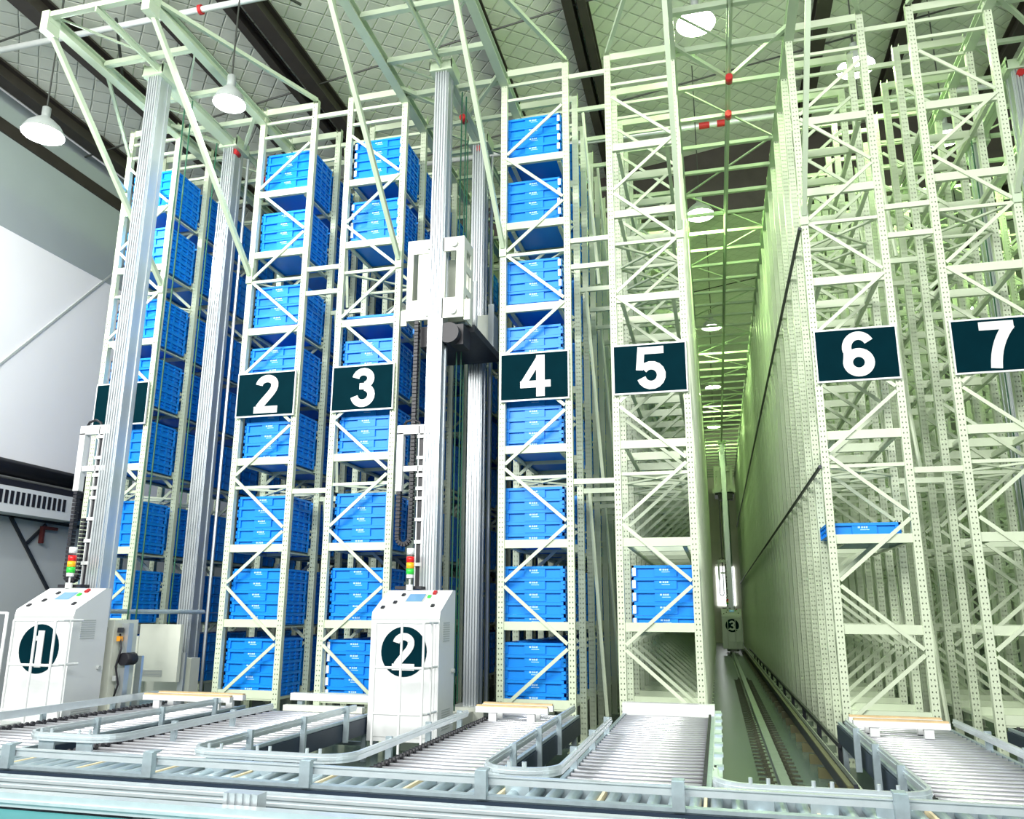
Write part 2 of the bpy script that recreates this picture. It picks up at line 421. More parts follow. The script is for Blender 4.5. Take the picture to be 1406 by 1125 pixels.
# ================================================================= SIGNS
for r, (xl, xr) in X.items():
    if r == 8: continue
    cx = (xl+xr)/2
    where = {1: 'dark green board with number one behind the first crane mast'}.get(r, 'dark green board with a white figure %s on its rack front' % {2: 'two', 3: 'three', 4: 'four', 5: 'five', 6: 'six', 7: 'seven'}.get(r, ''))
    s_ = thing('aisle_sign', where, 'sign', (cx, Y0-.1, 5.59), 'numbered rack signs')
    MB().box(-.54, .54, 0, .02, -.375, .375).build('board', SIGN, s_)
    MB().box(-.56, .56, -.006, .024, .375, .40).box(-.56, .56, -.006, .024, -.40, -.375).box(-.56, -.54, -.006, .024, -.375, .375).box(.54, .56, -.006, .024, -.375, .375).build('white_border', WHITE, s_)
    inst('digit', digit_mesh(str(r), .68, WHITE, 'sign'), s_, (.02, -.004, 0))

# ================================================================= CRATES
CW, CD, CH = .96, .80, .178
def crate_mb():
    b = MB(); w, d, h = CW/2, CD/2, CH; t = .03
    b.box(-w+t, w-t, -d+t, d-t, .004, .02)                       # bottom
    for s in (-1, 1):
        y0, y1 = sorted((s*(d-t-.012), s*(d-2.2*t))); b.box(-w+t, w-t, y0, y1, .01, h-.006)
        x0, x1 = sorted((s*(w-t), s*(w-2.2*t))); b.box(x0, x1, -d+t, d-t, .01, h-.006)
    # rims
    for z0, z1 in ((h-.038, h), (0, .012)):
        for s in (-1, 1):
            y0, y1 = sorted((s*d, s*(d-t-.004))); b.box(-w, w, y0, y1, z0, z1)
            x0, x1 = sorted((s*w, s*(w-t-.004))); b.box(x0, x1, -d, d, z0, z1)
    for s in (-1, 1):                                            # long sides: corner pads, label pad, end pads
        y0, y1 = sorted((s*(d-.012), s*(d-t-.014)))
        for xa, xb in ((-w, -w+.075), (w-.075, w), (-.15, .17)):
            b.box(xa, xb, y0, y1, .018, h-.035)
        ya, yb = sorted((s*d, s*(d+.008))); b.box(-.035, .035, ya, yb, h-.04, h-.018)
    for s in (-1, 1):                                            # short sides: ribs
        x0, x1 = sorted((s*(w-.008), s*(w-t-.002)))
        for yy in (-d, -d+.2, -d+.38, d-.40, d-.22, d-.03): b.box(x0, x1, yy, yy+.03, .018, h-.035)
        b.box(x0, x1, -d, d, .075, .092)
    return b
CRATE = crate_mb().mesh('crate', BLUE)
mk = MB(); yk = -CD/2+.011
mk.box(-.075, -.045, yk-.002, yk+.001, .105, .128)
for i in range(3): mk.box(-.03+i*.03, -.008+i*.03, yk-.002, yk+.001, .103, .130)
mk.box(-.045, .075, yk-.002, yk+.001, .078, .086)
MARKM = mk.mesh('printed_mark', MARK)
TAGL = MB().box(-CW/2+.015, -CW/2+.06, -CD/2-.004, -CD/2, .03, .145).mesh('label_tag', TAGM)
TAGR = MB().box(CW/2-.06, CW/2-.015, -CD/2-.004, -CD/2, .03, .145).mesh('label_tag', TAGM)
TAGS = MB().box(CW/2, CW/2+.004, -CD/2+.02, -CD/2+.075, .03, .145).mesh('label_tag', TAGM)
ORD = ['lowest', 'second', 'third', 'fourth', 'fifth', 'sixth', 'seventh', 'topmost']
POSN = {5: ['bottom', 'second', 'middle', 'fourth', 'top']}
shelfname = ['lowest', 'second', 'third', 'fourth', 'fifth', 'sixth', 'seventh', 'topmost']
NW = {1: 'one', 2: 'two', 3: 'three', 4: 'four', 5: 'five', 6: 'six', 7: 'seven'}
GRP = 'blue crates stacked in the racks'
def crate(x, y, z, label, tags=(), mark=True):
    root = thing('plastic_crate', label, 'crate', (x, y, z), GRP)
    inst('crate_body', CRATE, root)
    if mark: inst('printed_mark', MARKM, root)['kind'] = 'stuff'
    for tm in tags: inst('label_tag', tm, root)
    return root
YB0 = Y0+.085+CD/2
def stack(r, lev, bay, n=5, tags=(), dx=0):
    cx = sum(X[r])/2; y = YB0+bay*PITCHY; z0 = LEV[lev]-.018 if lev else .605
    if r == 4: dx = -.05
    for i in range(n):
        pos = ['bottom', 'second', 'middle', 'fourth', 'top'][i] if n == 5 else ['bottom', 'middle', 'top'][i]
        where = '%s stack row' % ['front', 'second'][bay]
        lab = 'blue crate, %s in its stack, %s shelf level, %s, rack with sign %s' % (pos, shelfname[lev], ['front', 'second row'][bay], NW[r])
        crate(cx+dx+random.uniform(-.006, .006), y+random.uniform(-.006, .006), z0+i*.18, lab, tags, mark=(bay == 0))
def bay_tags(r, lev):
    if r == 4 and lev in (5, 7, 6): return (TAGR,)
    if r == 3 and lev == 0: return (TAGL,)
    if r == 3 and lev in (6, 7): return (TAGR, TAGL)
    if r == 1 and lev in (5, 6, 7, 4): return (TAGR,)
    if r == 2 and lev in (6,): return (TAGR,)
    return ()
for r in (1, 2, 3, 4):
    for lev in range(8):
        if r == 3 and lev == 5:
            crate(sum(X[3])/2, YB0, LEV[5]-.018, 'single blue crate alone on the sixth shelf level, front, rack with sign three')
            stack(3, 5, 1, 3)
            continue
        stack(r, lev, 0, 5, bay_tags(r, lev))
for r in (1, 2, 3): 
    for lev in range(8):
        if r == 3 and lev == 5: continue
        stack(r, lev, 1, 5)
for lev in (0, 1): stack(4, lev, 1, 5)
stack(5, 1, 0, 5, (TAGL, TAGS), dx=.09)
crate(sum(X[6])/2-.10, YB0-.02, LEV[2]+.05, 'single blue crate standing alone in the rack with sign six')
# crates deeper in the four full racks, beyond the first three hundred
lo = MB()
def lowcrate(x, y, z):
    w, d, h = CW/2, CD/2, CH
    lo.box(x-w+.02, x+w-.02, y-d+.02, y+d-.02, z, z+h-.03).box(x-w, x+w, y-d, y+d, z+h-.035, z+h-.006)
    for yy in (-d, -d+.25, d-.28, d-.03): lo.box(x-w+.002, x+w-.002, y+yy, y+yy+.03, z+.01, z+h-.035)
for r in (1, 2, 3, 4):
    for bay in range(1, 16):
        for lev in range(8):
            if bay == 1 and (r < 4 or lev < 2): continue
            if random.random() < .04 and bay > 2: continue
            for i in range(5): lowcrate(sum(X[r])/2, YB0+bay*PITCHY, LEV[lev]-.018+i*.18 if lev else .605+i*.18)
o = lo.build('crate_stacks', BLUE)
tag(o, 'rows of blue crate stacks filling the racks behind the front stacks', 'crates', None, 'stuff')

# ================================================================= OVERHEAD CRANE FRAMES
ZB, YF = 11.06, 8.66
YE = Y0+PITCHY*(NF-1)
def top_frame(a, xl, xr, label, xll=None, xrr=None):
    xm = AISLE[a]
    t = thing('overhead_crane_frame', label, 'frame', (xm, YF, ZB), 'overhead frames above the aisles')
    dl, dr = xl-xm, xr-xm
    for d in (dl, dr):
        MB().box(d-.075, d+.075, 0, YE-YF, .05, .07).box(d-.014, d+.014, 0, YE-YF, -.08, .05).box(d-.075, d+.075, 0, YE-YF, -.10, -.08).build('side_beam', FRAMEP, t)
        MB().bar((d, .05, -.12), (d, Y0-YF-.06, -3.18), .07, .09).build('strut', FRAMEP, t)
        MB().box(d-.06, d+.06, Y0-YF-.075, Y0-YF-.045, -3.35, -3.05).build('strut_plate', FRAMEP, t)
        MB().box(d-.07, d+.07, -.02, .22, -.28, .08).build('end_plate', FRAMEP, t)
        MB().bar((d, 2.2, -.1), (d, Y0-YF-.06, -1.3), .05, .06).build('knee_brace', FRAMEP, t) if False else None
    cb = MB().box(dl+.05, dr-.05, -.045, .045, -.02, .07).mesh('crossbar', FRAMEP)
    ys = [.05, 1.25, 2.35, 3.3]
    for y in ys: inst('crossbar', cb, t, (0, y, 0))
    ctie = MB().box(dl+.05, dr-.05, -.035, .035, -.03, .04).mesh('cross_tie', FRAMEP)
    k = 0
    y = Y0-YF+PITCHY
    while y < YE-YF:
        inst('cross_tie', ctie, t, (0, y, .02)); y += PITCHY
    dm = [MB().bar((dl+.05, 0, 0), (dr-.05, PITCHY*2, 0), .03, .03).mesh('diagonal_tie', FRAMEP), MB().bar((dr-.05, 0, 0), (dl+.05, PITCHY*2, 0), .03, .03).mesh('diagonal_tie', FRAMEP)]
    for k in range(14): inst('diagonal_tie', dm[k % 2], t, (0, Y0-YF+PITCHY*(2*k+1), .06))
    for k, (y0, y1) in enumerate(((.1, 1.2), (1.3, 2.3), (2.4, 3.25))):
        s = 1 if k % 2 == 0 else -1
        MB().bar((s*dl*.9, y0, .03), (0, y1, .03), .03, .03).build('plan_brace', FRAMEP, t)
    # guide rail of the crane
    MB().box(-.045, .045, .0, YE-YF, -.02, 0.0).box(-.015, .015, .0, YE-YF, -.11, -.02).build('guide_rail', FRAMEP, t)
    for y in (Y0-YF+.45, Y0-YF+1.5):
        MB().tube([(.0, y, -.22), (0, y+.16, -.22)], .06, 10).build('red_buffer', RED, t, smooth=True)
    for d in (dl, dr):
        MB().bar((d, Y0-YF-.3, .02), (0, Y0-YF+.75, -.05), .06, .07).build('knee_brace', FRAMEP, t)
    for xo, d in ((xll, dl), (xrr, dr)):
        if xo is not None: MB().bar((xo-xm, Y0-YF, .28), (d, .12, .02), .06, .07).build('stay_bar', FRAMEP, t)
    return t
t = top_frame(1, X[1][1], X[2][0], 'pale green overhead crane frame reaching out at the upper left', None, X[2][1])
d0, d1 = X[1][1]-AISLE[1], X[1][0]-AISLE[1]
MB().bar((d0, 1.3, .0), (d1, Y0-YF-.05, -.35), .05, .06).build('stay_bar', FRAMEP, t)
MB().bar((d0, 1.72, -1.72), (d1, Y0-YF-.05, -1.1), .05, .06).build('strut_link', FRAMEP, t)
top_frame(2, X[3][1], X[4][0], 'pale green overhead crane frame between the racks with signs three and four', X[3][0], X[4][1])
top_frame(3, X[5][1], X[6][0], 'pale green overhead crane frame over the open aisle between signs five and six', X[5][0], X[6][1])
top_frame(4, X[7][1], X[8][0], 'pale green overhead crane frame at the upper right beyond sign seven', X[7][0], None)

# ================================================================= STACKER CRANES
def mast_mb(w, d, z0, z1):
    b = MB(); b.box(-w/2, w/2, .02, d, z0, z1)
    n = 5; pw = w/n
    for i in range(n): b.box(-w/2+i*pw+.010, -w/2+(i+1)*pw-.010, -.012, .03, z0, z1)
    for s in (-1, 1):
        for yy in (.04, d-.10): 
            x0, x1 = sorted((s*w/2, s*(w/2+.012))); b.box(x0, x1, yy, yy+.07, z0, z1)
    return b
def crane(xm, yc, label, num, zc, cab=True, chain_low=2.9, dx=0.0):
    """yc: front of the control cabinet, zc: bottom of the lifting carriage"""
    t = thing('stacker_crane', label, 'crane', (xm, yc, 0), 'stacker cranes')
    # base
    MB().box(-.12, .12, .3, 3.6, .13, .36).box(-.3, .3, .75, 1.35, .14, .42).box(-.3, .3, 2.85, 3.5, .14, .42).build('base_beam', CREAM, t)
    for y in (.95, 3.2): MB().cyl((0, y, .22), .10, .08, 'x', 18).build('wheel', DARK, t, smooth=True)
    mast_mb(.22, .34, .36, 10.92).build('mast', ALU, t, (0.0, .80, 0))
    mast_mb(.24, .34, .36, 10.92).build('mast', ALU, t, (0.0, 3.05, 0))
    for y in (.80, 3.05):
        h = MB().box(-.2, .2, y-.05, y+.4, 10.92, 10.95).box(-.2, -.185, y-.05, y+.4, 10.95, 11.16).box(.185, .2, y-.05, y+.4, 10.95, 11.16).box(-.2, .2, y-.05, y-.03, 10.95, 11.1)
        hp = h.build('head_plate', FRAMEP, t)
        for sx in (-.1, .1): MB().cyl((sx, y+.12, 11.0), .07, .04, 'z', 14).build('guide_wheel', DARK, hp, smooth=True)
    MB().box(-.10, .10, 1.2, 3.1, 10.96, 11.02).build('head_beam', FRAMEP, t)
    for sx, sy in ((.17, 1.45), (.2, 1.6), (-.17, 2.9)): MB().tube([(sx, sy, .5), (sx, sy, 10.95)], .012, 6).build('hoist_rope', GCABLE, t)
    MB().tube([(.16, 3.5, .4), (.16, 3.5, 10.9)], .03, 6).build('rear_conduit', ALU, t)
    # lifting carriage
    c = MB()
    for y in (.86, ):
        z1, z2 = zc+.34, zc+1.14
        c.box(-.50, -.40, y-.02, y+.02, z1, z2).box(-.32, .14, y+.0, y+.03, z1, z2).box(.33, .46, y-.02, y+.02, z1, z2)
        c.box(-.5, .46, y-.02, y+.02, z2, zc+1.38).box(-.5, .46, y-.02, y+.02, zc, z1)
    c.box(-.36, .40, 1.30, 1.34, zc+.1, zc+1.2)
    c.box(-.50, -.47, .885, 1.34, zc, zc+1.38)
    c.box(.43, .46, .885, .98, zc, zc+1.38).box(.43, .46, 1.24, 1.34, zc, zc+1.38)
    for za, zb in ((0, .16), (.42, .54), (.82, .94), (1.2, 1.38)): c.box(.43, .46, .98, 1.24, zc+za, zc+zb)
    # opening behind the mast is closed by the recessed rear plate
    cc = c.build('carriage_frame', CREAM, t)
    for sx in (-.12, .30):
        for z in (zc+.1, zc+1.25): MB().cyl((sx, .82, z), .055, .05, 'y', 14).build('roller', GREY, cc, smooth=True)
    MB().box(.46, .56, .88, .92, zc-.04, zc+.3).build('side_gusset', CREAM, cc)
    MB().box(-.60, -.5, .88, .92, zc-.06, zc+.2).build('side_gusset', CREAM, cc)
    MB().box(-.5, .5, 1.34, 3.0, zc-.08, zc+.04).build('load_platform', DARK, t)
    MB().box(-.3, .42, 1.0, 1.36, zc-.4, zc-.06).cyl((.22, 1.0, zc-.24), .17, .3, 'y', 20).build('hoist_motor', BLACK, t)
    MB().box(-.45, .45, 2.74, 2.98, zc-.02, zc+.75).box(-.5, -.42, 2.5, 3.0, zc, zc+1.1).build('rear_carriage_frame', CREAM, t)
    MB().box(-.42, .42, 1.6, 2.7, zc+.04, zc+.12).box(-.3, .3, 1.5, 2.75, zc+.12, zc+.17).build('telescopic_fork', GALV, t)
    MB().box(.40, .50, 1.45, 1.50, zc+.02, zc+.85).build('carriage_upright', ALU, t); MB().box(.40, .5, 2.5, 2.55, zc+.02, zc+.85).build('carriage_upright', ALU, t)
    # cable tray on the mast with brackets
    tr = MB()
    tr.box(-.20, -.185, .80, .90, 2.3, 4.72).box(-.115, -.10, .80, .90, 2.3, 4.72).box(-.20, -.10, .895, .91, 2.3, 4.72)
    tr.build('cable_tray', WHITE, t)
    MB().box(-.175, -.125, .82, .87, 2.3, 4.6).build('flat_cable', BLACK, t)
    cl = MB().box(-.215, -.09, .785, .80, -.025, .025).mesh('tray_clip', WHITE)
    for z in (2.62, 2.95, 3.28, 3.6, 3.75, 3.95, 4.22, 4.55): inst('tray_clip', cl, t, (0, 0, z))
    MB().box(-.55, -.02, .80, .9, 4.60, 4.74).build('tray_bracket', WHITE, t); MB().box(-.43, -.02, .80, .88, 4.02, 4.10).build('tray_bracket', WHITE, t)
    MB().box(-.55, -.45, .80, .9, 3.72, 4.62).build('chain_channel', WHITE, t)
    # drag chain : channel -> loop -> carriage
    zl = chain_low
    top_z = zc+.02 if zc > zl+1 else zl+1.0
    pts = [(-.50, .85, 3.72)]
    z = 3.72
    while z > zl+.12: pts.append((-.50, .85, z)); z -= .06
    for i in range(9):
        a = PI+PI*i/8; pts.append((-.40+.10*math.cos(a), .85, zl+.1+.10*math.sin(a)))
    z = zl+.16
    while z < top_z: pts.append((-.30, .85, z)); z += .06
    ch = MB()
    acc = 0
    for p, q in zip(pts[1:-1], pts[2:]):
        pv, qv = Vector(p), Vector(q); d = qv-pv
        if d.length < 1e-4: continue
        ch.bar(pv+d*.1, qv-d*.1, .065, .085 if True else .08, up=(0, 1, 0))
    ch.build('drag_chain', BLACK, t)
    MB().tube([(-.46, .84, 4.74), (-.42, .83, 4.80), (-.30, .82, 4.83), (-.2, .82, 4.78), (-.15, .82, 4.6)], .02, 8).build('loop_cable', BLACK, t, smooth=True)
    # control cabinet
    if cab:
        w0, w1, z0 = -.49, .49, .28
        cb = MB().prism([(0, z0), (0, 1.86), (.02, 1.94), (.55, 2.24), (.66, 2.24), (.66, z0)], w0, w1).build('control_cabinet', WHITE, t)
        MB().box(w0, w1, -.004, .004, 1.835, 1.850).build('panel_seam', GREY, cb)
        MB().box(w0+.05, w1-.05, -.01, 0, z0+.06, 1.80).build('cabinet_door', WHITE, cb)
        dz = 1.42
        dsc = MB(); n = 36
        vs = [(.325*math.cos(2*PI*i/n), .325*math.sin(2*PI*i/n)) for i in range(n)]
        dsc.v = [(x, -.016, z) for x, z in vs]+[(x, -.008, z) for x, z in vs]
        dsc.f = [tuple(range(n)), tuple(range(2*n-1, n-1, -1))]+[(i, (i+1) % n, n+(i+1) % n, n+i) for i in range(n)]
        dsc.build('number_disc', DISC, cb, (.0, 0, dz))
        inst('digit', digit_mesh(num, .48, WHITE, 'cab'), cb, (0.0, -.022, dz))
        # sloped panel details
        def onpan(x, s): return (x, .02+.53*s, 1.94+.30*s)
        nrm = Vector((0, -.30, .53)).normalized()
        def pad(name, x0, x1, s0, s1, h, m):
            a, b_, c_, d_ = [Vector(onpan(x, s)) for x, s in ((x0, s0), (x1, s0), (x1, s1), (x0, s1))]
            q = MB(); q.v = [tuple(p+nrm*k) for k in (.001, h) for p in (a, b_, c_, d_)]
            q.f = [(0, 1, 2, 3), (4, 7, 6, 5), (0, 4, 5, 1), (1, 5, 6, 2), (2, 6, 7, 3), (3, 7, 4, 0)]
            q.build(name, m, cb)
        pad('display', -.1, .13, .45, .78, .012, SCREEN)
        pad('display_bezel', -.12, .15, .42, .81, .006, GREY)
        for x, s, m_ in ((-.38, .12, BLACK), (-.25, .35, BLACK), (-.2, .7, BLACK), (.20, .62, GRN), (.33, .2, BLACK)): pad('button', x-.02, x+.025, s, s+.1, .02, m_)
        pad('emergency_stop', .23, .28, .78, .90, .03, RED)
        for zz in (1.55, .42):
            for k in range(9): MB().box(w1, w1+.006, .15, .50 if zz < 1 else .42, zz+k*.03, zz+k*.03+.014).build('vent_louvre', GREY, cb)
        MB().cyl((w1+.02, .56, 1.15), .03, .04, 'x', 10).build('hinge', GREY, cb)
        tw = MB().cyl((-.17, .56, 2.28), .05, .08, 'z', 12).cyl((-.17, .56, 2.36), .012, .14, 'z', 8).cyl((-.17, .56, 2.44), .052, .05, 'z', 14).build('signal_tower', WHITE, t, smooth=False)
        for i, m_ in enumerate((GRN, AMB, REDL)): MB().cyl((-.17, .56, 2.505+i*.085), .058, .082, 'z', 16).build('signal_lens', m_, tw, smooth=True)
        MB().cyl((-.17, .56, 2.79), .056, .09, 'z', 16).build('signal_cap', WHITE, tw, smooth=True)
        MB().box(-.42, -.02, .62, .9, 2.26, 2.30).build('tray_foot', BLACK, t)
        # tube railing of the operator's step
        gr = MB(); yr = -.46; r_ = .017
        xs = (-.22+dx, .14+dx, .44+dx)
        for x in xs: gr.tube([(x, yr, .12 if x == xs[1] else .3), (x, yr, 1.80)], r_, 8)
        for z in (1.80, 1.24, .68):
            gr.tube([(-.22+dx, yr, z), (.38+dx, yr, z), (.44+dx, yr+.03, z), (.47+dx, yr+.09, z), (.48+dx, yr+.42, z)], r_, 8)
        gr.tube([(.48+dx, yr+.2, .3), (.48+dx, yr+.2, 1.8)], r_, 8)
        gr.build('guard_tubes', WHITE, t)
    return t
c1 = crane(AISLE[1]-.115, 9.38, 'stacker crane with cabinet numbered one and a lowered carriage, at left', '1', .42, chain_low=2.36, dx=.2)
c2 = crane(AISLE[2], 10.46, 'stacker crane with cabinet numbered two and a raised carriage', '2', 6.46, chain_low=2.92)
c3 = crane(AISLE[3]+.0, 43.0, 'small distant stacker crane with cabinet numbered three down the open aisle', '3', 8.3, chain_low=2.9)
c4 = crane(AISLE[4], 12.75, 'stacker crane mast at the right edge beyond sign seven', '4', 1.0, cab=False)
# first crane : wide left-hand railing
gr = thing('guard_railing', 'white tube railing at the left edge in front of cabinet one', 'railing', (-8.93, 8.86, 0))
for x in (-.62, -.12): MB().tube([(x, 0, .5), (x, 0, 1.9)], .02, 8).build('upright_tube', WHITE, gr, smooth=True)
for z in (1.89, 1.33, .77): MB().tube([(-.9, 0, z), (-.12, 0, z)], .019, 8).build('cross_tube', WHITE, gr, smooth=True)
MB().box(-.9, .0, -.05, .4, .44, .5).build('step_plate', GREY, gr)
for x in (-.8, -.1): MB().box(x-.03, x+.03, .1, .5, 0, .44).build('step_leg', GREY, gr)
# ropes' lower bar on crane 1
MB().tube([(-.35, .80, 1.92), (.5, 2.9, 1.92)], .035, 8).build('rope_bar', GALV, c1)
dp = MB().box(-.30, .47, 2.36, 2.44, .82, 1.72).build('drive_panel', CREAM, c1)
for i in range(5): MB().box(-.2, .2, 2.35, 2.362, .90+i*.022, .912+i*.022).build('vent_slot', GREY, dp)
MB().cyl((.62, 1.0, 1.25), .09, .22, 'y', 14).build('side_motor', BLACK, c1, smooth=True)
MB().box(.50, .62, .95, 1.05, .45, 1.75).build('side_channel', ALU, c1)
for i, z in enumerate((1.62, 1.5, .95)): MB().box(.5, .56, .86, .92, z, z+.07).build('junction_box', (DARK, ORANGE, GREY)[i], c1)
MB().tube([(.52, .9, 1.6), (.60, .86, 1.4), (.54, .86, 1.15), (.58, .9, .9), (.52, .9, .7)], .014, 6).build('loose_cable', BLACK, c1, smooth=True)
MB().tube([(-.2, .8, .75), (0, .82, .80), (.2, .82, .74)], .03, 8).build('orange_cable', ORANGE, c1)

# ================================================================= CONVEYORS
ZR = .60
def conveyor(xl, xr, y0, y1, label, stand=None, chain='left'):
    t = thing('roller_conveyor', label, 'conveyor', ((xl+xr)/2, y0, 0), 'roller conveyors feeding the racks')
    w = (xr-xl)/2; L = y1-y0
    for s in (-1, 1):
        x0, x1 = sorted((s*w, s*(w+.04)))
        MB().box(x0, x1, 0, L, ZR-.03, ZR-.0).box(x0+.012, x1-.012, 0, L, ZR-.20, ZR-.03).build('side_frame', GALV, t)
        xa, xb = sorted((s*(w+.012), s*(w+.055)))
        MB().box(xa, xb, 0, L, ZR-.24, ZR-.04).build('side_cover', CONVD, t)
    rm = MB().cyl((0, 0, 0), .021, 2*w-.02, 'x', 12).mesh('roller', ROLL_M)
    for p in rm.polygons: p.use_smooth = len(p.vertices) == 4
    n = int(L/.17)
    for i in range(n): inst('roller', rm, t, (0, .08+i*.17, ZR-.021))
    sx = -1 if chain == 'left' else 1
    km = MB().cyl((0, 0, 0), .03, .03, 'x', 8).mesh('chain_sprocket', BLACK)
    for i in range(n*2): inst('chain_sprocket', km, t, (sx*(w-.015), .04+i*.085, ZR+.005))
    MB().box(-w, w, .0, L-.0, ZR-.09, ZR-.08).build('under_tray', CONVD, t)
    for yy in (.15, L*.5, L-.2):
        for s in (-1, 1): MB().box(s*w-.03, s*w+.03, yy-.03, yy+.03, 0, ZR-.2).build('leg', GALV, t)
        MB().box(-w, w, yy-.02, yy+.02, .2, .25).build('leg_brace', GALV, t)
    return t
Y1C = 11.75
YFC = 6.86
ca = conveyor(-8.02, -6.78, YFC, 11.0, 'roller conveyor at the far left, beside crane 1')
cb_ = conveyor(-6.10, -4.66, YFC, 10.75, 'roller conveyor in front of the racks with signs two and three')
cc_ = conveyor(-2.98, -1.92, YFC, 11.3, 'roller conveyor in front of the rack with sign four')
cd_ = conveyor(-1.30, -.16, YFC, 11.75, 'roller conveyor in front of the rack with sign five', chain='right')
ce_ = conveyor(1.45, 2.62, YFC, 11.6, 'roller conveyor in front of the rack with sign six')
cf_ = conveyor(3.40, 4.5, YFC, 11.6, 'roller conveyor in front of the rack with sign seven, right edge')
# white stop beam at the rack end of conveyor under sign five
MB().box(-.62, .62, 4.85, 5.0, ZR-.02, ZR+.14).build('end_stop', WHITE, cd_)
MB().box(-.6, .6, 3.85, 3.95, ZR-.02, ZR+.06).build('end_stop', CREAM, cb_)

# white transfer stands with wood strips
def stand(x0, x1, y, label):
    t = thing('transfer_stand', label, 'stand', ((x0+x1)/2, y, ZR), 'white transfer stands with tan strips')
    w = (x1-x0)/2
    for dy in (0, .32):
        MB().box(-w, w, dy, dy+.09, .10, .17).build('cross_rail', WHITE, t)
        MB().box(-w+.01, w-.01, dy+.01, dy+.08, .17, .19).build('wood_strip', TAN, t)
        for sx in (-w+.22, w-.22): MB().box(sx-.05, sx+.05, dy+.01, dy+.07, 0.0, .10).build('foot', WHITE, t)
stand(1.42, 2.42, 10.3, 'white stand with tan strips at the end of the conveyor below sign six')
stand(-3.06, -2.12, 10.35, 'white stand with tan strips at the end of the conveyor below sign four')
stand(-8.0, -6.6, 10.35, 'white stand with tan strips at the end of the conveyor beside crane 1')
t = thing('steel_end_bar', 'plain white bar at the foot of the rack with sign three', 'bar', (-5.45, 11.3, 0))
MB().box(-.75, .75, 0, .12, .66, .76).build('bar', WHITE, t)
for x in (-.6, .6): MB().box(x-.04, x+.04, .02, .1, 0, .66).build('leg', GALV, t)

# guide rails with rounded noses between conveyors
ZG = .69
def nose(xa, xb, yf, yba, ybb, label):
    t = thing('guide_rail', label, 'guide rail', ((xa+xb)/2, yf, 0), 'bent guide rails between the conveyors')
    cx = (xa+xb)/2; r = .26; pts = []
    def P_(x, y): pts.append((x-cx, y-yf, ZG))
    P_(xa, yba)
    P_(xa, yf+r+.4)
    for i in range(0, 9):
        a = PI+(PI/2)*i/8; P_(xa+r+r*math.cos(a), yf+r+r*math.sin(a))
    for i in range(0, 9):
        a = 1.5*PI+(PI/2)*i/8; P_(xb-r+r*math.cos(a), yf+r+r*math.sin(a))
    P_(xb, yf+r+.4); P_(xb, ybb)
    b = MB(); b.ribbon(pts, .028, .075)
    b.build('guide_bar', GALVL, t)
    L = MB(); 
    b2 = MB(); b2.ribbon([(p[0], p[1], p[2]+.026) for p in pts], .045, .022); b2.build('guide_lip', GALVL, t)
    pm = MB().box(-.03, .03, -.02, .02, ZR-.25, ZG+.09).mesh('support_post', GALV)
    bm_ = MB().cyl((0, 0, 0), .014, .05, 'z', 8).mesh('bolt', GALVL)
    for y in [yf+1.0, yf+2.1, yf+3.2]:
        for x, yb in ((xa, yba), (xb, ybb)):
            if y < yb: inst('support_post', pm, t, (x-cx+(.03 if x == xa else -.03), y-yf, 0))
    fp = MB().box(-.09, .09, -.01, .01, ZR-.2, ZG+.02).mesh('front_bracket', GALV)
    n = 3 if xb-xa > 1.3 else 2
    for i in range(n):
        x = -(xb-xa)/2+.3+i*((xb-xa)-.6)/max(1, n-1)
        inst('front_bracket', fp, t, (x, .02, 0))
        for dx in (-.06, .06): inst('bolt', bm_, t, (x+dx, 0, ZG+.09))
    return t
nose(-6.72, -5.68, 6.95, 10.3, 9.9, 'bent guide rail between the two conveyors at far left')
nose(-4.60, -3.06, 6.58, 10.1, 10.0, 'bent guide rail before cabinet two')
nose(-1.88, -1.27, 6.48, 10.9, 9.8, 'bent guide rail between the conveyors below signs four and five')
nose(-.08, 1.36, 6.33, 6.9, 10.4, 'bent guide rail across the open aisle between signs five and six')
nose(2.58, 3.4, 6.48, 10.8, 10.4, 'bent guide rail at the right edge between the conveyors below signs six and seven')
t = thing('guide_rail', 'straight low guide rail in front of cabinet one', 'guide rail', (-8.1, 7.2, 0))
MB().box(-.02, .01, -.3, 3.6, ZG, ZG+.09).build('guide_bar', GALVL, t)
for y in (.3, 1.5, 2.7): MB().box(-.04, .0, y-.03, y+.03, ZR-.2, ZG).build('support_post', GALV, t)
t = thing('guide_rail', 'plated side guide along the right of the conveyor below sign five', 'guide rail', (-.09, 6.9, 0))
MB().box(-.02, .02, 0, 4.6, ZR+.02, ZR+.09).box(-.02, .06, 0, 4.6, ZR+.085, ZR+.095).build('guide_bar', GALVL, t)
for i in range(7): MB().box(-.01, .07, .3+i*.62, .42+i*.62, ZR+.095, ZR+.12).build('clamp_plate', GALV, t)

# front transverse conveyor
t = thing('transverse_conveyor', 'long grey roller conveyor running across the foreground', 'conveyor', (-2, 5.9, 0))
MB().box(-7, 6.5, 0, .05, ZR-.20, ZR+.045).box(-7, 6.5, -.02, .06, ZR+.045, ZR+.07).build('near_side_frame', GALV, t)
MB().box(-7, 6.5, -.03, .0, ZR-.24, ZR+.03).build('near_cover', CONVD, t)
MB().box(-7, 6.5, .86, .9, ZR-.16, ZR+.02).box(-7, 6.5, .84, .93, ZR+.02, ZR+.035).build('far_side_frame', GALV, t)
MB().box(-7, 6.5, .02, .88, ZR-.34, ZR-.32).build('under_tray', CONVD, t)
rm = MB().cyl((0, .45, 0), .045, .80, 'y', 10).mesh('roller', ROLLG)
for p in rm.polygons: p.use_smooth = len(p.vertices) == 4
bm_ = MB().box(-.011, .011, .08, .84, -.02, .025).mesh('transfer_belt', BELT)
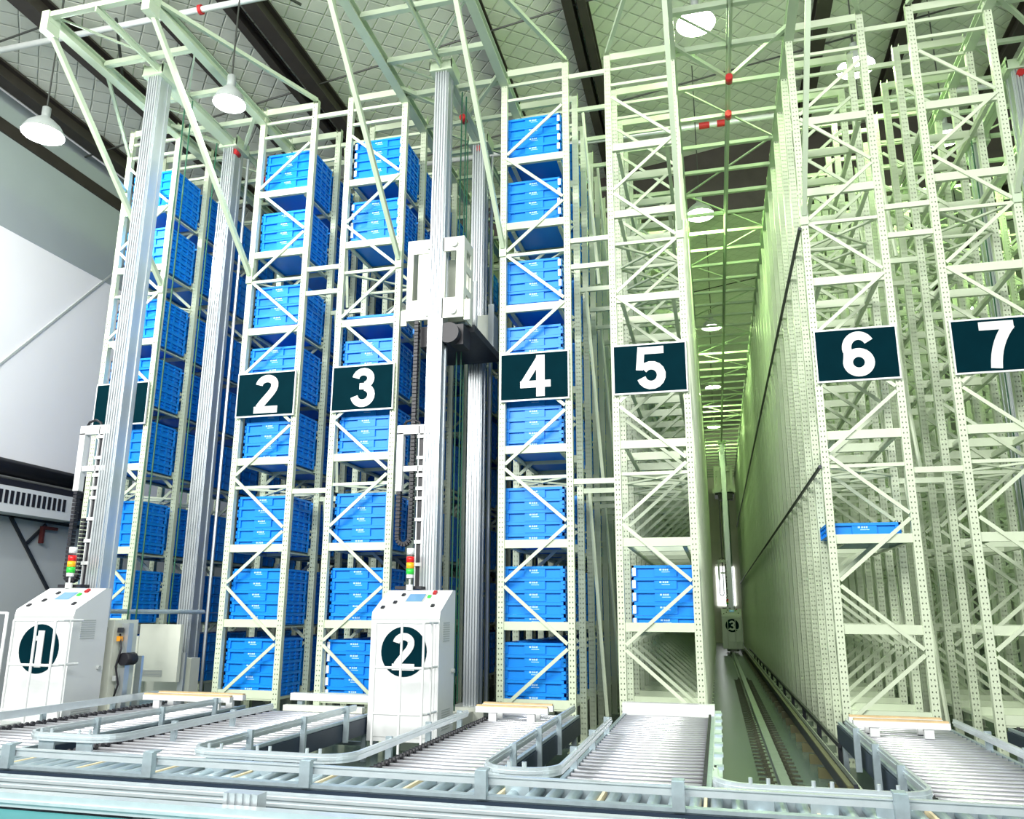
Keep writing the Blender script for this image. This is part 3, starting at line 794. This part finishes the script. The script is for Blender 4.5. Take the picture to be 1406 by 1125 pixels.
for i in range(88):
    x = -6.9+i*.152
    inst('roller', rm, t, (x, 0, ZR-.045))
    if i % 5 == 2: inst('transfer_belt', bm_, t, (x+.076, 0, ZR-.03))
MB().box(-7, 6.5, .03, .05, ZG+.045, ZG+.10).box(-7, 6.5, .02, .07, ZG+.095, ZG+.105).build('guide_bar', GALVL, t)
pm = MB().box(-.042, .042, -.04, .02, .02, ZG+.115-ZR).box(-.04, .04, -.02, .08, ZG+.105-ZR, ZG+.12-ZR).mesh('guide_bracket', GALV)
for i in range(7): inst('guide_bracket', pm, t, (-3.80+i*1.37+(.2 if i == 0 else 0)*0, 0, ZR+.03))
for i in range(7):
    for yy in (.05, .85): MB().box(-6.5+i*2-.04, -6.5+i*2+.04, yy-.04, yy+.04, 0, ZR-.16).build('leg', GALV, t)
# aluminium profile barrier nearest the camera
t = thing('profile_barrier', 'silver profile barrier in the near foreground with a teal top', 'barrier', (-3, 5.2, 0))
MB().box(-5, 6, .34, .42, .57, .665).box(-5, 6, .33, .345, .585, .605).box(-5, 6, .33, .345, .63, .65).build('profile_rail', GALVL, t)
MB().box(-5, 6, -.05, .05, .55, .645).box(-5, 6, -.065, -.05, .58, .60).build('profile_rail', GALVL, t)
p_ = MB().box(-.135, .135, .10, .20, 0, .71)
for i in range(5): p_.box(-.13+i*.058, -.13+i*.058+.03, .085, .10, 0, .71)
p_.build('profile_post', ALU, t, (-.23, 0, 0))
MB().box(-5, 6, -1.3, -.07, .50, .54).build('teal_deck', TEAL, t)
for x in (-4, 2, 5): MB().box(x-.05, x+.05, -.6, .3, 0, .5).build('leg', ALU, t)

# ================================================================= AISLE FLOOR
t = thing('floor_rail', 'steel crane rail with clips along the floor of the open aisle', 'rail', (AISLE[3]-.03, 8.6, 0))
MB().box(-.10, .10, 0, 50, 0, .03).box(-.03, .03, 0, 50, .03, .10).box(-.055, .055, 0, 50, .10, .135).build('rail', RAILM, t)
cm_ = MB().box(-.16, -.06, -.03, .03, 0, .04).box(-.14, -.1, -.015, .015, .04, .09).box(-.25, -.16, -.02, .02, 0, .02).mesh('rail_clip', CLIP)
cm2 = MB().box(.06, .16, -.03, .03, 0, .04).box(.1, .14, -.015, .015, .04, .09).box(.16, .25, -.02, .02, 0, .02).mesh('rail_clip', CLIP)
for i in range(60):
    inst('rail_clip', cm_, t, (0, .1+i*.3, 0)); inst('rail_clip', cm2, t, (0, .1+i*.3, 0))
t = thing('conductor_rail', 'dark conductor rail beside the rack with sign six low down', 'rail', (1.2, 8.9, 0))
MB().box(-.06, -.03, 0, 46, .16, .30).build('front_rail', DARK, t); MB().box(-.075, -.02, 0, 46, .30, .32).build('yellow_edge', YELL, t)
MB().box(-.02, .02, 0, 46, .12, .34).build('back_rail', DARK, t)
MB().box(.04, .06, 0, 46, .18, .3).build('rear_strip', RACK, t)
sm = MB().box(-.12, .06, -.03, .03, 0, .12).mesh('rail_support', YELL)
for i in range(36): inst('rail_support', sm, t, (0, .2+i, 0))
t = thing('busbar_line', 'thin dark busbar line fixed along the foot of the rack with sign six', 'rail', (1.45, 11.9, 0))
MB().box(-.02, .02, 0, 32, .24, .30).build('bar', DARK, t)
for i in range(12): MB().box(-.01, .05, .1+i*2.4, .16+i*2.4, 0, .26).build('holder', DARK, t)

# ================================================================= PIPES AND LAMPS
t = thing('sprinkler_pipe', 'pale pipe with red clamp crossing the ceiling at the upper left', 'pipe', (-9, 10.5, 12.42))
MB().tube([(-4, 0, 0), (6, 0, .0)], .055, 10).build('pipe', PIPE, t, smooth=True)
for x in (.58, 3.2): MB().cyl((x, 0, 0), .085, .06, 'x', 14).build('red_clamp', RED, t)
for x in (-2.5, 1.3, 4): MB().tube([(x, 0, .05), (x, 0, ceil_z(x-9)-12.42)], .015, 6).build('hanger', ROD, t)
t = thing('sprinkler_pipe', 'pipe with red couplings crossing above the open aisle', 'pipe', (0, 19, 14.2))
MB().tube([(-9, 0, 0), (9, 0, 0)], .07, 10).build('pipe', PIPE, t, smooth=True)
for x in (.3, .75, 2.2): MB().cyl((x, 0, 0), .085, .26, 'x', 14).build('red_coupling', RED, t)
for x in (-5, 4): MB().tube([(x, 0, .05), (x, 0, ceil_z(x)-14.2)], .015, 6).build('hanger', ROD, t)
def lamp(x, y, z, label, power, col, r=.34):
    t = thing('pendant_lamp', label, 'lamp', (x, y, z), 'high bay pendant lamps')
    MB().lathe([(r, 0), (r*.97, .05), (r*.8, .16), (r*.5, .26), (r*.28, .32), (.07, .35), (.07, .52), (0, .52)], k=24).build('shade', LAMPSH, t, smooth=True)
    MB().lathe([(0.0, .03), (r*.93, .03), (r*.93, .05), (0, .05)], k=24).build('bulb_glow', LAMPIN, t)
    MB().tube([(0, 0, .5), (0, 0, ceil_z(x)-z-.05)], .014, 6).build('hanging_rod', ROD, t)
    l = bpy.data.lights.new('lamp_light', 'POINT'); l.energy = power; l.color = col; l.shadow_soft_size = .2
    o = bpy.data.objects.new('lamp_light', l); COL.objects.link(o); o.parent = t; o.location = (0, 0, -.15)
GY = (.66, 1.0, .36); WH = (.95, 1.0, .95)
lamp(-10.9, 9.96, 9.95, 'pendant lamp by the left wall, at the upper left', 480, WH)
lamp(-7.35, 10.1, 10.05, 'bright pendant lamp behind the overhead frame above crane 1', 90, WH, .26)
lamp(.155, 12.6, 12.1, 'pendant lamp at the top, above the open aisle entrance', 120, GY)
lamp(3.05, 14.4, 12.0, 'pendant lamp seen through the top of the rack with sign six', 110, GY)
for y, nm in ((18.4, 'nearest'), (28, 'second'), (36, 'third'), (44, 'furthest')):
    lamp(.07 if y < 20 else AISLE[3]-.35, y, 11.38 if y < 20 else 11.9, '%s of the small pendant lamps down the open aisle' % nm, 300, GY)
for y, nm in ((19, 'nearest'), (28, 'middle'), (38, 'furthest')):
    lamp(8.6, y, 11.8, '%s of the pendant lamps over the far right bays' % nm, 420, GY)
lamp(5.2, 17.0, 11.8, 'pendant lamp over the aisle right of sign seven', 280, GY)
